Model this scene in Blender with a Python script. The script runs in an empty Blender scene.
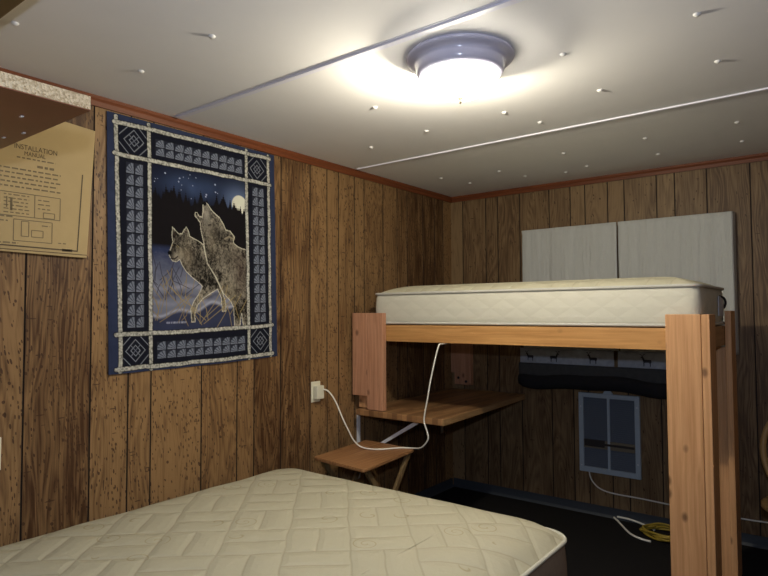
import bpy, bmesh, math, random
import numpy as np
from mathutils import Vector, Matrix
random.seed(7)
sc = bpy.context.scene
COL = sc.collection
H = 2.2

# ------------------------------------------------------------------ camera
yaw, pitch, roll = -0.6574, 0.04098, -0.00468
F = Vector((math.sin(yaw)*math.cos(pitch), math.cos(yaw)*math.cos(pitch), math.sin(pitch)))
R0 = Vector((math.cos(yaw), -math.sin(yaw), 0)); U0 = R0.cross(F)
Rv = R0*math.cos(roll)+U0*math.sin(roll); Uv = -R0*math.sin(roll)+U0*math.cos(roll)
cd = bpy.data.cameras.new('camera'); cam = bpy.data.objects.new('camera', cd); COL.objects.link(cam)
cd.sensor_width = 36; cd.lens = 597.65/768*36; cd.clip_start = 0.02
M = Matrix((Rv, Uv, -F)).transposed().to_4x4(); M.translation = Vector((2.3947, -3.9517, 1.3144))
cam.matrix_world = M
sc.camera = cam

# ------------------------------------------------------------------ materials
def newmat(name):
    m = bpy.data.materials.new(name); m.use_nodes = True
    nt = m.node_tree; b = nt.nodes['Principled BSDF']
    return m, nt, b
def nd(nt, t, **kw):
    n = nt.nodes.new('ShaderNode'+t)
    for k, v in kw.items():
        if k.startswith('i_'):
            key = k[2:]
            key = int(key) if key.isdigit() else key.replace('_', ' ')
            if hasattr(v, 'is_output') or isinstance(v, bpy.types.NodeSocket): nt.links.new(v, n.inputs[key])
            else: n.inputs[key].default_value = v
        else: setattr(n, k, v)
    return n
def math_(nt, op, a, b=0.0, c=None, clamp=False):
    n = nt.nodes.new('ShaderNodeMath'); n.operation = op; n.use_clamp = clamp
    for i, v in enumerate((a, b) if c is None else (a, b, c)):
        if isinstance(v, bpy.types.NodeSocket): nt.links.new(v, n.inputs[i])
        else: n.inputs[i].default_value = v
    return n.outputs[0]
def mixc(nt, f, a, b, mode='MIX'):
    n = nt.nodes.new('ShaderNodeMix'); n.data_type = 'RGBA'; n.blend_type = mode
    for i, v in ((0, f), (6, a), (7, b)):
        if isinstance(v, bpy.types.NodeSocket): nt.links.new(v, n.inputs[i])
        else: n.inputs[i].default_value = v if i == 0 else (*v, 1) if len(v) == 3 else v
    return n.outputs[2]
def ramp(nt, f, pts):
    n = nt.nodes.new('ShaderNodeValToRGB'); nt.links.new(f, n.inputs[0])
    e = n.color_ramp.elements
    while len(e) < len(pts): e.new(0.5)
    for i, (p, c) in enumerate(pts): e[i].position = p; e[i].color = (c, c, c, 1) if not hasattr(c, '__len__') else (*c, 1)
    return n.outputs[0]
def xyz(nt):
    tc = nd(nt, 'TexCoord'); s = nd(nt, 'SeparateXYZ', i_0=tc.outputs['Object'])
    return s.outputs[0], s.outputs[1], s.outputs[2]
def vec(nt, x, y, z):
    n = nt.nodes.new('ShaderNodeCombineXYZ')
    for i, v in enumerate((x, y, z)):
        if isinstance(v, bpy.types.NodeSocket): nt.links.new(v, n.inputs[i])
        else: n.inputs[i].default_value = v
    return n.outputs[0]
def noise(nt, v, scale=1, detail=3, rough=0.55, dist=0.0):
    n = nd(nt, 'TexNoise', i_Vector=v, i_Scale=scale, i_Detail=detail, i_Roughness=rough, i_Distortion=dist)
    return n.outputs[0]
def bump(nt, b, h, strength, dist=0.01):
    n = nd(nt, 'Bump', i_Height=h, i_Strength=strength, i_Distance=dist)
    nt.links.new(n.outputs[0], b.inputs['Normal'])
def plain(name, col, rough=0.6, metal=0.0, nz=0.0, nscale=30, bstr=0.0, spec=0.4):
    m, nt, b = newmat(name)
    b.inputs['Roughness'].default_value = rough; b.inputs['Metallic'].default_value = metal
    b.inputs['Specular IOR Level'].default_value = spec
    tc = nd(nt, 'TexCoord'); f = noise(nt, tc.outputs['Object'], nscale, 4)
    lo = tuple(c*(1-nz) for c in col); hi = tuple(min(1, c*(1+nz)) for c in col)
    nt.links.new(mixc(nt, f, lo, hi), b.inputs['Base Color'])
    if bstr: bump(nt, b, f, bstr, 0.004)
    return m

def panel_mat(name, light, dark, spot):
    m, nt, b = newmat(name)
    x, y, z = xyz(nt)
    a = math_(nt, 'ADD', x, y)
    at = nd(nt, 'Attribute', attribute_name='rnd'); s = nd(nt, 'SeparateColor', i_0=at.outputs['Color'])
    r1, r2, r3 = s.outputs
    off = math_(nt, 'MULTIPLY', r2, 40)
    wob = noise(nt, vec(nt, math_(nt, 'MULTIPLY', a, 6), off, math_(nt, 'MULTIPLY', z, 1.6)), 1, 2)
    aw = math_(nt, 'ADD', a, math_(nt, 'MULTIPLY', wob, 0.09))
    fine = noise(nt, vec(nt, math_(nt, 'MULTIPLY', aw, 150), off, math_(nt, 'MULTIPLY', z, 5)), 1, 3)
    fld = noise(nt, vec(nt, math_(nt, 'MULTIPLY', aw, 8.0), off, math_(nt, 'MULTIPLY', z, 0.9)), 1, 2, 0.4)
    rings = math_(nt, 'MULTIPLY', math_(nt, 'PINGPONG', math_(nt, 'MULTIPLY', fld, 22), 0.5), 2.0)
    grain = math_(nt, 'ADD', math_(nt, 'MULTIPLY', fine, 1.15), math_(nt, 'MULTIPLY', rings, 0.36))
    big = noise(nt, vec(nt, math_(nt, 'MULTIPLY', a, 13), off, math_(nt, 'MULTIPLY', z, 2.8)), 1, 3)
    tone = math_(nt, 'ADD', math_(nt, 'MULTIPLY', grain, 0.55), math_(nt, 'ADD', math_(nt, 'MULTIPLY', r1, 0.36), math_(nt, 'MULTIPLY', big, 0.55)))
    c = mixc(nt, ramp(nt, tone, [(0.60, 0.0), (1.02, 1.0)]), dark, light)
    hue = mixc(nt, math_(nt, 'MULTIPLY', r3, 0.5), c, (0.30, 0.13, 0.055), 'MULTIPLY')
    c = mixc(nt, math_(nt, 'MULTIPLY', r3, 0.22), c, hue)
    # worm marks: short dark dashes
    def dashes(sx, sz, keep, size, amt, cc, seed):
        v = nd(nt, 'TexVoronoi', feature='F1', i_Scale=1.0, i_Randomness=1.0,
               i_Vector=vec(nt, math_(nt, 'ADD', math_(nt, 'MULTIPLY', aw, sx), math_(nt, 'MULTIPLY', z, sx*0.12)), math_(nt, 'ADD', off, seed), math_(nt, 'MULTIPLY', z, sz)))
        d = math_(nt, 'LESS_THAN', v.outputs['Distance'], size)
        cs = nd(nt, 'SeparateColor', i_0=v.outputs['Color'])
        dens = noise(nt, vec(nt, math_(nt, 'MULTIPLY', a, 9), math_(nt, 'ADD', off, seed), math_(nt, 'MULTIPLY', z, 2.6)), 1, 2)
        dens = ramp(nt, dens, [(0.30, 0.0), (0.72, 1.0)])
        k = math_(nt, 'LESS_THAN', cs.outputs[0], math_(nt, 'MULTIPLY', dens, keep))
        f = math_(nt, 'MULTIPLY', math_(nt, 'MULTIPLY', d, k), amt)
        return mixc(nt, f, cc, (0.045, 0.02, 0.01))
    c = dashes(120, 42, 0.66*spot, 0.30, 0.85, c, 3.0)
    c = dashes(95, 26, 0.62*spot, 0.28, 0.85, c, 11.0)
    c = dashes(15, 85, 0.22*spot, 0.22, 0.75, c, 23.0)
    c = dashes(60, 40, 0.24*spot, 0.27, 0.8, c, 31.0)
    nt.links.new(c, b.inputs['Base Color'])
    b.inputs['Roughness'].default_value = 0.5; b.inputs['Specular IOR Level'].default_value = 0.25
    bump(nt, b, grain, 0.25, 0.002)
    return m

def lumber_mat(name, light, dark, axis='z', knots=1.0):
    m, nt, b = newmat(name)
    x, y, z = xyz(nt)
    oi = nd(nt, 'ObjectInfo').outputs['Random']
    L = {'x': x, 'y': y, 'z': z}[axis]; o = [q for k, q in (('x', x), ('y', y), ('z', z)) if k != axis]
    off = math_(nt, 'MULTIPLY', oi, 30)
    wob = noise(nt, vec(nt, math_(nt, 'MULTIPLY', o[0], 5), math_(nt, 'MULTIPLY', o[1], 5), math_(nt, 'ADD', math_(nt, 'MULTIPLY', L, 2.0), off)), 1, 2)
    o0 = math_(nt, 'ADD', o[0], math_(nt, 'MULTIPLY', wob, 0.03)); o1 = math_(nt, 'ADD', o[1], math_(nt, 'MULTIPLY', wob, 0.03))
    g = noise(nt, vec(nt, math_(nt, 'MULTIPLY', o0, 85), math_(nt, 'MULTIPLY', o1, 85), math_(nt, 'ADD', math_(nt, 'MULTIPLY', L, 2.2), off)), 1, 4)
    c = mixc(nt, ramp(nt, g, [(0.34, 0.0), (0.66, 1.0)]), dark, light)
    v = nd(nt, 'TexVoronoi', feature='F1', i_Scale=1.0,
           i_Vector=vec(nt, math_(nt, 'MULTIPLY', o0, 14), math_(nt, 'MULTIPLY', o1, 14), math_(nt, 'ADD', math_(nt, 'MULTIPLY', L, 9), off)))
    cs = nd(nt, 'SeparateColor', i_0=v.outputs['Color'])
    k = math_(nt, 'MULTIPLY', ramp(nt, v.outputs['Distance'], [(0.10, 1.0), (0.24, 0.0)]), math_(nt, 'LESS_THAN', cs.outputs[0], 0.42*knots))
    c = mixc(nt, math_(nt, 'MULTIPLY', k, 0.7), c, (0.07, 0.025, 0.012))
    nt.links.new(c, b.inputs['Base Color'])
    b.inputs['Roughness'].default_value = 0.5; b.inputs['Specular IOR Level'].default_value = 0.3
    bump(nt, b, g, 0.15, 0.002)
    return m

def quilt_mat(name, col, seam, swirl, bw=0.26, bh=0.13, side=False, rot=0.0, bstr=0.6):
    m, nt, b = newmat(name)
    x, y, z = xyz(nt)
    if side:
        a = math_(nt, 'ADD', x, y); p, q = a, z
        # diagonal quilting lines
        u = math_(nt, 'ADD', math_(nt, 'MULTIPLY', p, 7), math_(nt, 'MULTIPLY', q, 11)); w = math_(nt, 'SUBTRACT', math_(nt, 'MULTIPLY', p, 7), math_(nt, 'MULTIPLY', q, 11))
        d1 = math_(nt, 'PINGPONG', u, 0.5); d2 = math_(nt, 'PINGPONG', w, 0.5)
        h = ramp(nt, math_(nt, 'MINIMUM', d1, d2), [(0.0, 0.0), (0.35, 1.0)])
        c = mixc(nt, ramp(nt, math_(nt, 'MINIMUM', d1, d2), [(0.0, 1.0), (0.06, 0.0)]), col, seam)
    else:
        cr, sr = math.cos(rot), math.sin(rot)
        p = math_(nt, 'ADD', math_(nt, 'MULTIPLY', x, cr), math_(nt, 'MULTIPLY', y, sr)); q = math_(nt, 'SUBTRACT', math_(nt, 'MULTIPLY', y, cr), math_(nt, 'MULTIPLY', x, sr))
        wv = noise(nt, vec(nt, p, q, 0), 5, 1)
        pp = math_(nt, 'MULTIPLY', math_(nt, 'ADD', p, math_(nt, 'MULTIPLY', wv, 0.025)), 1/bw); qq = math_(nt, 'MULTIPLY', math_(nt, 'ADD', q, math_(nt, 'MULTIPLY', wv, -0.02)), 1/bw)
        dp = math_(nt, 'PINGPONG', pp, 0.5); dq = math_(nt, 'PINGPONG', qq, 0.5)
        par = math_(nt, 'FLOORED_MODULO', math_(nt, 'ADD', math_(nt, 'FLOOR', pp), math_(nt, 'FLOOR', qq)), 2.0)
        mid = math_(nt, 'ADD', math_(nt, 'MULTIPLY', par, math_(nt, 'SUBTRACT', 0.5, dp)), math_(nt, 'MULTIPLY', math_(nt, 'SUBTRACT', 1.0, par), math_(nt, 'SUBTRACT', 0.5, dq)))
        dd = math_(nt, 'MINIMUM', math_(nt, 'MINIMUM', dp, dq), mid)
        thin = ramp(nt, dd, [(0.008, 1.0), (0.022, 0.0)])
        h = ramp(nt, dd, [(0.0, 0.0), (0.10, 0.75), (0.25, 1.0)])
        v = nd(nt, 'TexVoronoi', feature='F1', i_Vector=vec(nt, p, q, 0), i_Scale=7.0, i_Randomness=0.55)
        cs = nd(nt, 'SeparateColor', i_0=v.outputs['Color'])
        vp = nd(nt, 'SeparateXYZ', i_0=nd(nt, 'VectorMath', operation='SUBTRACT', i_0=vec(nt, p, q, 0), i_1=v.outputs['Position']).outputs[0])
        ang = math_(nt, 'DIVIDE', math_(nt, 'ARCTAN2', vp.outputs[1], vp.outputs[0]), 2*math.pi)
        sp = math_(nt, 'PINGPONG', math_(nt, 'ADD', math_(nt, 'ADD', math_(nt, 'MULTIPLY', v.outputs['Distance'], 5.5), ang), math_(nt, 'MULTIPLY', cs.outputs[1], 1.0)), 0.5)
        line = math_(nt, 'MULTIPLY', ramp(nt, sp, [(0.0, 1.0), (0.11, 0.0)]), math_(nt, 'LESS_THAN', v.outputs['Distance'], 0.36))
        line = math_(nt, 'MULTIPLY', line, math_(nt, 'GREATER_THAN', cs.outputs[0], 0.35))
        c = mixc(nt, math_(nt, 'MULTIPLY', thin, 0.45), col, seam)
        c = mixc(nt, math_(nt, 'MULTIPLY', line, 0.6), c, swirl)
        h = math_(nt, 'ADD', h, math_(nt, 'MULTIPLY', noise(nt, vec(nt, p, q, 0), 26, 3), 0.55))
    nt.links.new(c, b.inputs['Base Color'])
    b.inputs['Roughness'].default_value = 0.8; b.inputs['Specular IOR Level'].default_value = 0.15
    bump(nt, b, h, bstr, 0.012)
    return m

MT = {}
MT['panel_left'] = panel_mat('wormy wood panelling', (0.265, 0.157, 0.068), (0.060, 0.026, 0.010), 1.0)
MT['panel_back'] = panel_mat('brown wood panelling', (0.255, 0.168, 0.084), (0.095, 0.054, 0.026), 0.12)
MT['groove'] = plain('panel groove', (0.02, 0.013, 0.01), 0.9)
MT['ceil'] = plain('white ceiling board', (0.84, 0.84, 0.84), 0.55, nz=0.03, nscale=6, bstr=0.06)
MT['seam'] = plain('white seam strip', (0.80, 0.80, 0.90), 0.35)
MT['button'] = plain('white plastic button', (0.75, 0.75, 0.74), 0.35)
MT['crown'] = lumber_mat('red brown moulding', (0.18, 0.052, 0.017), (0.115, 0.032, 0.011), 'x', 0.3)
MT['crown_y'] = lumber_mat('red brown moulding along', (0.18, 0.052, 0.017), (0.115, 0.032, 0.011), 'y', 0.3)
MT['carpet'] = plain('black carpet', (0.016, 0.015, 0.015), 0.95, nz=0.5, nscale=240, bstr=0.5, spec=0.05)
MT['cove'] = plain('grey rubber baseboard', (0.040, 0.048, 0.06), 0.5, nz=0.1)
MT['fir_z'] = lumber_mat('pinkish fir post', (0.54, 0.285, 0.172), (0.39, 0.19, 0.105), 'z')
MT['pine_z'] = lumber_mat('warm pine post', (0.62, 0.345, 0.165), (0.46, 0.235, 0.10), 'z')
MT['pine_x'] = lumber_mat('yellow pine rail', (0.55, 0.295, 0.105), (0.38, 0.185, 0.060), 'x', 1.6)
MT['pine_y'] = lumber_mat('pine rail along', (0.44, 0.25, 0.11), (0.32, 0.17, 0.07), 'y')
MT['mahog'] = plain('red brown board veneer', (0.23, 0.092, 0.048), 0.3, nz=0.22, nscale=9)
MT['beam'] = plain('tan beam', (0.13, 0.085, 0.033), 0.6, nz=0.15)
MT['dark_metal'] = plain('dark metal', (0.03, 0.03, 0.032), 0.4, metal=0.6)
MT['white_metal'] = plain('white painted metal', (0.72, 0.73, 0.76), 0.35)
MT['ivory'] = plain('ivory plastic', (0.72, 0.70, 0.55), 0.4)
MT['cordw'] = plain('white cord', (0.80, 0.78, 0.70), 0.45)
MT['cordy'] = plain('yellow cord', (0.34, 0.24, 0.03), 0.5)
MT['pan'] = plain('lavender white enamel', (0.60, 0.60, 0.74), 0.18, spec=0.6)
MT['tray'] = lumber_mat('worn tray table wood', (0.36, 0.185, 0.078), (0.22, 0.10, 0.04), 'y', 0.2)
MT['tray_leg'] = lumber_mat('tray table leg wood', (0.20, 0.135, 0.06), (0.13, 0.08, 0.035), 'z', 0.2)
MT['matt_top'] = quilt_mat('cream quilted damask', (0.42, 0.395, 0.29), (0.29, 0.265, 0.18), (0.25, 0.205, 0.09), bw=0.21, rot=math.radians(42), bstr=0.55)
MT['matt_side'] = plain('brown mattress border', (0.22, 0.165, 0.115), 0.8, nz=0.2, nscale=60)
MT['bunk_top'] = quilt_mat('cream bunk top', (0.54, 0.515, 0.38), (0.42, 0.38, 0.26), (0.55, 0.48, 0.3), bw=0.22, bh=0.12)
MT['bunk_side'] = quilt_mat('cream bunk border', (0.58, 0.565, 0.475), (0.565, 0.55, 0.46), (0.6, 0.55, 0.4), side=True, bstr=0.12)
MT['tape'] = plain('cream tape edge', (0.50, 0.49, 0.41), 0.7)
MT['tapeb'] = plain('white tape edge', (0.50, 0.49, 0.44), 0.7)
MT['boxspring'] = plain('tan box spring cloth', (0.20, 0.15, 0.11), 0.85, nz=0.15)
MT['curtain'] = plain('grey white curtain cloth', (0.50, 0.51, 0.48), 0.85, nz=0.05, nscale=40)
m, nt, b = newmat('grey white curtain weave'); x, y, z = xyz(nt)
g1 = noise(nt, vec(nt, math_(nt, 'MULTIPLY', x, 26), y, math_(nt, 'MULTIPLY', z, 1.6)), 1, 4, 0.6)
g2 = noise(nt, vec(nt, math_(nt, 'MULTIPLY', x, 220), y, math_(nt, 'MULTIPLY', z, 60)), 1, 2)
nt.links.new(mixc(nt, math_(nt, 'ADD', math_(nt, 'MULTIPLY', g1, 0.7), math_(nt, 'MULTIPLY', g2, 0.3)), (0.44, 0.455, 0.43), (0.60, 0.61, 0.58)), b.inputs['Base Color'])
b.inputs['Roughness'].default_value = 0.9; b.inputs['Specular IOR Level'].default_value = 0.1; bump(nt, b, g1, 0.9, 0.02); MT['curtain'] = m
MT['border'] = plain('grey blue print cloth', (0.33, 0.37, 0.44), 0.85, nz=0.35, nscale=35)
MT['deer'] = plain('dark deer print', (0.03, 0.033, 0.045), 0.85)
MT['pale'] = plain('pale print patch', (0.30, 0.33, 0.37), 0.85)
MT['blackcloth'] = plain('black cloth', (0.014, 0.014, 0.017), 0.9, nz=0.3)
MT['charcoal'] = plain('charcoal cloth', (0.055, 0.058, 0.06), 0.9, nz=0.3)
MT['hframe'] = plain('grey blue heater enamel', (0.42, 0.50, 0.57), 0.45, nz=0.05)
MT['hlouver'] = plain('slate heater louver', (0.125, 0.15, 0.19), 0.5)
MT['hdark'] = plain('dark heater control', (0.035, 0.03, 0.028), 0.5)
MT['hbar'] = plain('tan heater bar', (0.20, 0.17, 0.12), 0.5)
MT['card'] = plain('tan cardboard', (0.42, 0.31, 0.145), 0.75, nz=0.07, nscale=14)
MT['ink'] = plain('dark brown print', (0.10, 0.075, 0.045), 0.8)
MT['ink2'] = plain('faint brown print', (0.20, 0.155, 0.085), 0.8)
MT['cane'] = plain('bent tan wood', (0.36, 0.22, 0.085), 0.4, nz=0.15)
MT['label'] = plain('pale blue label', (0.48, 0.52, 0.60), 0.6)

# particle board raw edge
m, nt, b = newmat('particle board edge'); tc = nd(nt, 'TexCoord')
v = nd(nt, 'TexVoronoi', i_Vector=tc.outputs['Object'], i_Scale=230.0)
c = nd(nt, 'SeparateColor', i_0=v.outputs['Color'])
nt.links.new(mixc(nt, ramp(nt, c.outputs[0], [(0.1, 0.0), (0.8, 1.0)]), (0.42, 0.31, 0.17), (0.70, 0.57, 0.36)), b.inputs['Base Color'])
b.inputs['Roughness'].default_value = 0.9; bump(nt, b, v.outputs['Distance'], 0.5, 0.003); MT['chip'] = m
# butcher block desk top
m, nt, b = newmat('butcher block laminate'); x, y, z = xyz(nt)
bk = nd(nt, 'TexBrick', i_Vector=vec(nt, y, x, 0), i_Scale=1.0, i_Brick_Width=0.42, i_Row_Height=0.034, i_Mortar_Size=0.0006, i_Color1=(0.42, 0.23, 0.10, 1), i_Color2=(0.15, 0.072, 0.03, 1), i_Mortar=(0.1, 0.05, 0.02, 1))
g = noise(nt, vec(nt, math_(nt, 'MULTIPLY', x, 160), math_(nt, 'MULTIPLY', y, 8), z), 1, 3)
nt.links.new(mixc(nt, math_(nt, 'MULTIPLY', g, 0.35), bk.outputs['Color'], (0.15, 0.075, 0.03)), b.inputs['Base Color'])
b.inputs['Roughness'].default_value = 0.4; MT['block'] = m
MT['block_edge'] = lumber_mat('desk edge wood', (0.42, 0.26, 0.12), (0.30, 0.17, 0.07), 'y', 0.2)
# glowing glass of the lit lamp
m, nt, b = newmat('lit glass')
out = nt.nodes['Material Output']; nt.nodes.remove(b)
tr = nd(nt, 'BsdfTransparent'); em = nd(nt, 'Emission', i_Color=(1, 0.92, 0.77, 1), i_Strength=34.0)
mx = nd(nt, 'MixShader', i_0=0.45, i_1=tr.outputs[0], i_2=em.outputs[0]); nt.links.new(mx.outputs[0], out.inputs[0]); MT['glass'] = m
m, nt, b = newmat('lit bulb'); b.inputs['Emission Color'].default_value = (1, 0.9, 0.7, 1); b.inputs['Emission Strength'].default_value = 20; MT['bulb'] = m
# printed cloth: colours carried by the mesh
m, nt, b = newmat('printed cloth'); at = nd(nt, 'Attribute', attribute_name='print')
nt.links.new(at.outputs['Color'], b.inputs['Base Color']); b.inputs['Roughness'].default_value = 0.85; b.inputs['Specular IOR Level'].default_value = 0.1; MT['print'] = m

# ------------------------------------------------------------------ builders
def link(name, me, mats, parent=None):
    o = bpy.data.objects.new(name, me); COL.objects.link(o)
    for q in (mats if isinstance(mats, (list, tuple)) else [mats]): me.materials.append(MT[q] if isinstance(q, str) else q)
    if parent is not None: o.parent = parent
    return o
def tag(o, label=None, cat=None, group=None, kind=None):
    if label: o['label'] = label
    if cat: o['category'] = cat
    if group: o['group'] = group
    if kind: o['kind'] = kind
    return o
def thing(name, label, cat, loc=(0, 0, 0), group=None):
    o = bpy.data.objects.new(name, None); COL.objects.link(o); o.location = loc; o.empty_display_size = 0.1
    return tag(o, label, cat, group)
class MB:
    """collects shapes in world coordinates into one mesh"""
    def __init__(s): s.bm = bmesh.new()
    def box(s, x0, x1, y0, y1, z0, z1, bev=0.0, mi=0):
        bm = bmesh.new()
        bmesh.ops.create_cube(bm, size=1.0, matrix=Matrix.Translation(((x0+x1)/2, (y0+y1)/2, (z0+z1)/2)) @ Matrix.Diagonal((x1-x0, y1-y0, z1-z0, 1)))
        if bev: bmesh.ops.bevel(bm, geom=bm.edges[:], offset=bev, segments=2, affect='EDGES', profile=0.5)
        s.merge(bm, mi); return s
    def merge(s, bm, mi=0):
        for f in bm.faces: f.material_index = mi
        me = bpy.data.meshes.new('t'); bm.to_mesh(me); bm.free(); n = len(s.bm.faces)
        s.bm.from_mesh(me); bpy.data.meshes.remove(me); s.bm.faces.ensure_lookup_table()
        return s
    def prism(s, pts, d, bev=0.0, mi=0):
        """pts: planar 3-D polygon, d: extrusion vector"""
        bm = bmesh.new(); a = [bm.verts.new(p) for p in pts]; c = [bm.verts.new(Vector(p)+Vector(d)) for p in pts]; n = len(pts)
        bm.faces.new(a); bm.faces.new(c[::-1])
        for i in range(n): bm.faces.new((a[i], c[i], c[(i+1) % n], a[(i+1) % n]))
        bmesh.ops.recalc_face_normals(bm, faces=bm.faces[:])
        if bev: bmesh.ops.bevel(bm, geom=bm.edges[:], offset=bev, segments=2, affect='EDGES', profile=0.5)
        s.merge(bm, mi); return s
    def tube(s, pts, r, n=8, closed=False, mi=0, smooth_n=6):
        P = [Vector(p) for p in pts]
        if smooth_n > 1 and len(P) > 2:
            Q = []; k = len(P)
            for i in range(k if closed else k-1):
                p0 = P[(i-1) % k] if (closed or i > 0) else P[i]; p1 = P[i]; p2 = P[(i+1) % k]; p3 = P[(i+2) % k] if (closed or i+2 < k) else p2
                for j in range(smooth_n):
                    t = j/smooth_n
                    Q.append(0.5*((2*p1)+(p2-p0)*t+(2*p0-5*p1+4*p2-p3)*t*t+(3*p1-p0-3*p2+p3)*t**3))
            if not closed: Q.append(P[-1])
            P = Q
        bm = bmesh.new(); rings = []; k = len(P); up = Vector((0, 0, 1)); prev = None
        for i in range(k):
            t = (P[(i+1) % k]-P[i-1]) if closed else (P[min(i+1, k-1)]-P[max(i-1, 0)])
            t.normalize()
            if prev is None:
                a = t.cross(up) if abs(t.z) < 0.95 else t.cross(Vector((1, 0, 0)))
            else: a = prev-t*prev.dot(t)
            a.normalize(); prev = a; bb = t.cross(a)
            rings.append([bm.verts.new(P[i]+r*(a*math.cos(2*math.pi*j/n)+bb*math.sin(2*math.pi*j/n))) for j in range(n)])
        for i in range(k if closed else k-1):
            A = rings[i]; B = rings[(i+1) % k]
            for j in range(n): bm.faces.new((A[j], A[(j+1) % n], B[(j+1) % n], B[j])).smooth = True
        if not closed: bm.faces.new(rings[0][::-1]); bm.faces.new(rings[-1])
        bmesh.ops.recalc_face_normals(bm, faces=bm.faces[:])
        s.merge(bm, mi); return s
    def lathe(s, prof, c, n=40, mi=0):
        bm = bmesh.new(); rings = []
        for r, z in prof:
            rings.append([bm.verts.new((c[0]+max(r, 1e-4)*math.cos(2*math.pi*j/n), c[1]+max(r, 1e-4)*math.sin(2*math.pi*j/n), c[2]+z)) for j in range(n)])
        for A, B in zip(rings, rings[1:]):
            for j in range(n): bm.faces.new((A[j], A[(j+1) % n], B[(j+1) % n], B[j])).smooth = True
        if prof[0][0] > 1e-3: bm.faces.new(rings[0][::-1])
        if prof[-1][0] > 1e-3: bm.faces.new(rings[-1])
        bmesh.ops.remove_doubles(bm, verts=bm.verts[:], dist=2e-4)
        bmesh.ops.recalc_face_normals(bm, faces=bm.faces[:])
        s.merge(bm, mi); return s
    def build(s, name, mats, parent=None, origin=None):
        if origin is None and parent is not None: origin = parent.matrix_world.translation if parent.parent else parent.location
        if parent is not None and parent.parent is not None: origin = Vector(parent.location)+Vector(parent.parent.location)
        me = bpy.data.meshes.new(name)
        base = Vector(origin) if origin is not None else Vector((0, 0, 0))
        bmesh.ops.translate(s.bm, verts=s.bm.verts[:], vec=-base)
        s.bm.to_mesh(me); s.bm.free()
        o = link(name, me, mats, parent)
        if parent is None: o.location = base
        return o

# ------------------------------------------------------------------ the room
def panel_wall(name, grooves, a0, a1, place, matname, thick=0.05):
    """place(a, depth, z) -> world point; depth>0 goes into the wall"""
    w, dp = 0.0034, 0.005
    prof = [(a0, 0)]; tags = []
    edges = [g for g in grooves if a0+0.02 < g < a1-0.02]
    rnd = []; cur = [random.random() for _ in range(3)]
    for g in edges:
        prof += [(g-w, 0), (g-w*0.6, dp), (g+w*0.6, dp), (g+w, 0)]
    prof.append((a1, 0))
    bm = bmesh.new(); col = bm.loops.layers.float_color.new('rnd')
    lo = [bm.verts.new(place(a, d, 0)) for a, d in prof]; hi = [bm.verts.new(place(a, d, H)) for a, d in prof]
    for i in range(len(prof)-1):
        f = bm.faces.new((lo[i], lo[i+1], hi[i+1], hi[i]))
        isg = i % 4 != 0
        f.material_index = 1 if isg else 0
        if not isg: cur = [random.random() for _ in range(3)]
        for l in f.loops: l[col] = (*cur, 1)
    bl = [bm.verts.new(place(a, thick, z)) for a, z in ((a0, 0), (a1, 0), (a1, H), (a0, H))]
    bm.faces.new(bl); bm.faces.new((lo[0], hi[0], bl[3], bl[0])); bm.faces.new((lo[-1], bl[1], bl[2], hi[-1]))
    bm.faces.new([*hi, bl[2], bl[3]]); bm.faces.new([*lo, bl[1], bl[0]])
    bmesh.ops.recalc_face_normals(bm, faces=bm.faces[:])
    me = bpy.data.meshes.new(name); bm.to_mesh(me); bm.free()
    return tag(link(name, me, [matname, 'groove']), kind='structure')
gl = [-3.016, -2.771, -2.612, -2.507, -2.25, -2.043, -1.936, -1.755, -1.534, -1.394, -1.294, -1.147, -1.053, -0.857, -0.703, -0.586, -0.388, -0.234, -0.117]
gl = [-4.75, -4.55, -4.3, -4.13, -3.93, -3.75, -3.53, -3.36, -3.22]+gl
gb = [0.105, 0.3, 0.398, 0.571, 0.79, 0.939, 1.039, 1.187, 1.291, 1.485, 1.588, 1.763, 1.984, 2.17, 2.30, 2.42, 2.6, 2.75, 2.9, 3.0]
panel_wall('wall_left', gl, -5.0, 0.05, lambda a, d, z: (-d, a, z), 'panel_left')
panel_wall('wall_back', gb, 0.0, 3.1, lambda a, d, z: (a, d, z), 'panel_back')
panel_wall('wall_right', [-4.8+0.17*i+0.03*(i % 3) for i in range(28)], -5.0, 0.05, lambda a, d, z: (3.1+d, a, z), 'panel_back')
tag(MB().box(-0.05, 3.15, -5.0, 0.05, -0.06, 0.0).build('floor', 'carpet'), kind='structure')
ceil = tag(MB().box(-0.05, 3.15, -5.0, 0.05, H, H+0.05).build('ceiling', 'ceil'), kind='structure')
def inceil(mb, name, mat): o = mb.build(name, mat, ceil); return o
s1 = MB(); s1.box(0.04, 3.08, -2.422, -2.398, H-0.007, H+0.002, 0.002); s1.box(0.04, 3.08, -2.431, -2.389, H-0.002, H+0.001)
inceil(s1, 'seam_strip', 'seam')
inceil(MB().box(0.04, 3.08, -1.168, -1.152, H-0.006, H+0.001, 0.0015), 'seam_strip', 'seam')
fx = [(0.382, -2.791), (0.418, -3.223), (0.816, -2.801), (0.813, -1.96), (0.80, -1.54), (0.408, -1.486), (1.22, -1.55), (1.65, -1.973), (1.641, -1.555), (2.069, -1.994), (2.061, -1.575),
      (1.289, -1.321), (0.304, -0.622), (0.377, -0.367), (0.694, -0.559), (1.014, -0.267), (0.763, -0.327), (1.172, -0.72), (1.172, -0.34), (1.607, -0.74), (1.582, -0.365), (2.016, -0.743), (1.991, -0.365), (1.22, -2.80), (2.45, -1.6), (2.45, -0.75), (2.4, -0.37)]
fm = None
for x, y in fx:
    if fm is None:
        o = inceil(MB().lathe([(0.0115, 0.0), (0.0115, -0.002), (0.009, -0.005), (0.004, -0.008), (0.0, -0.008)], (x, y, H), 14), 'fastener', 'button')
        fm = (o, x, y)
    else:
        c = fm[0].copy(); COL.objects.link(c); c.parent = ceil; c.location = (x-fm[1], y-fm[2], 0)
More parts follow.
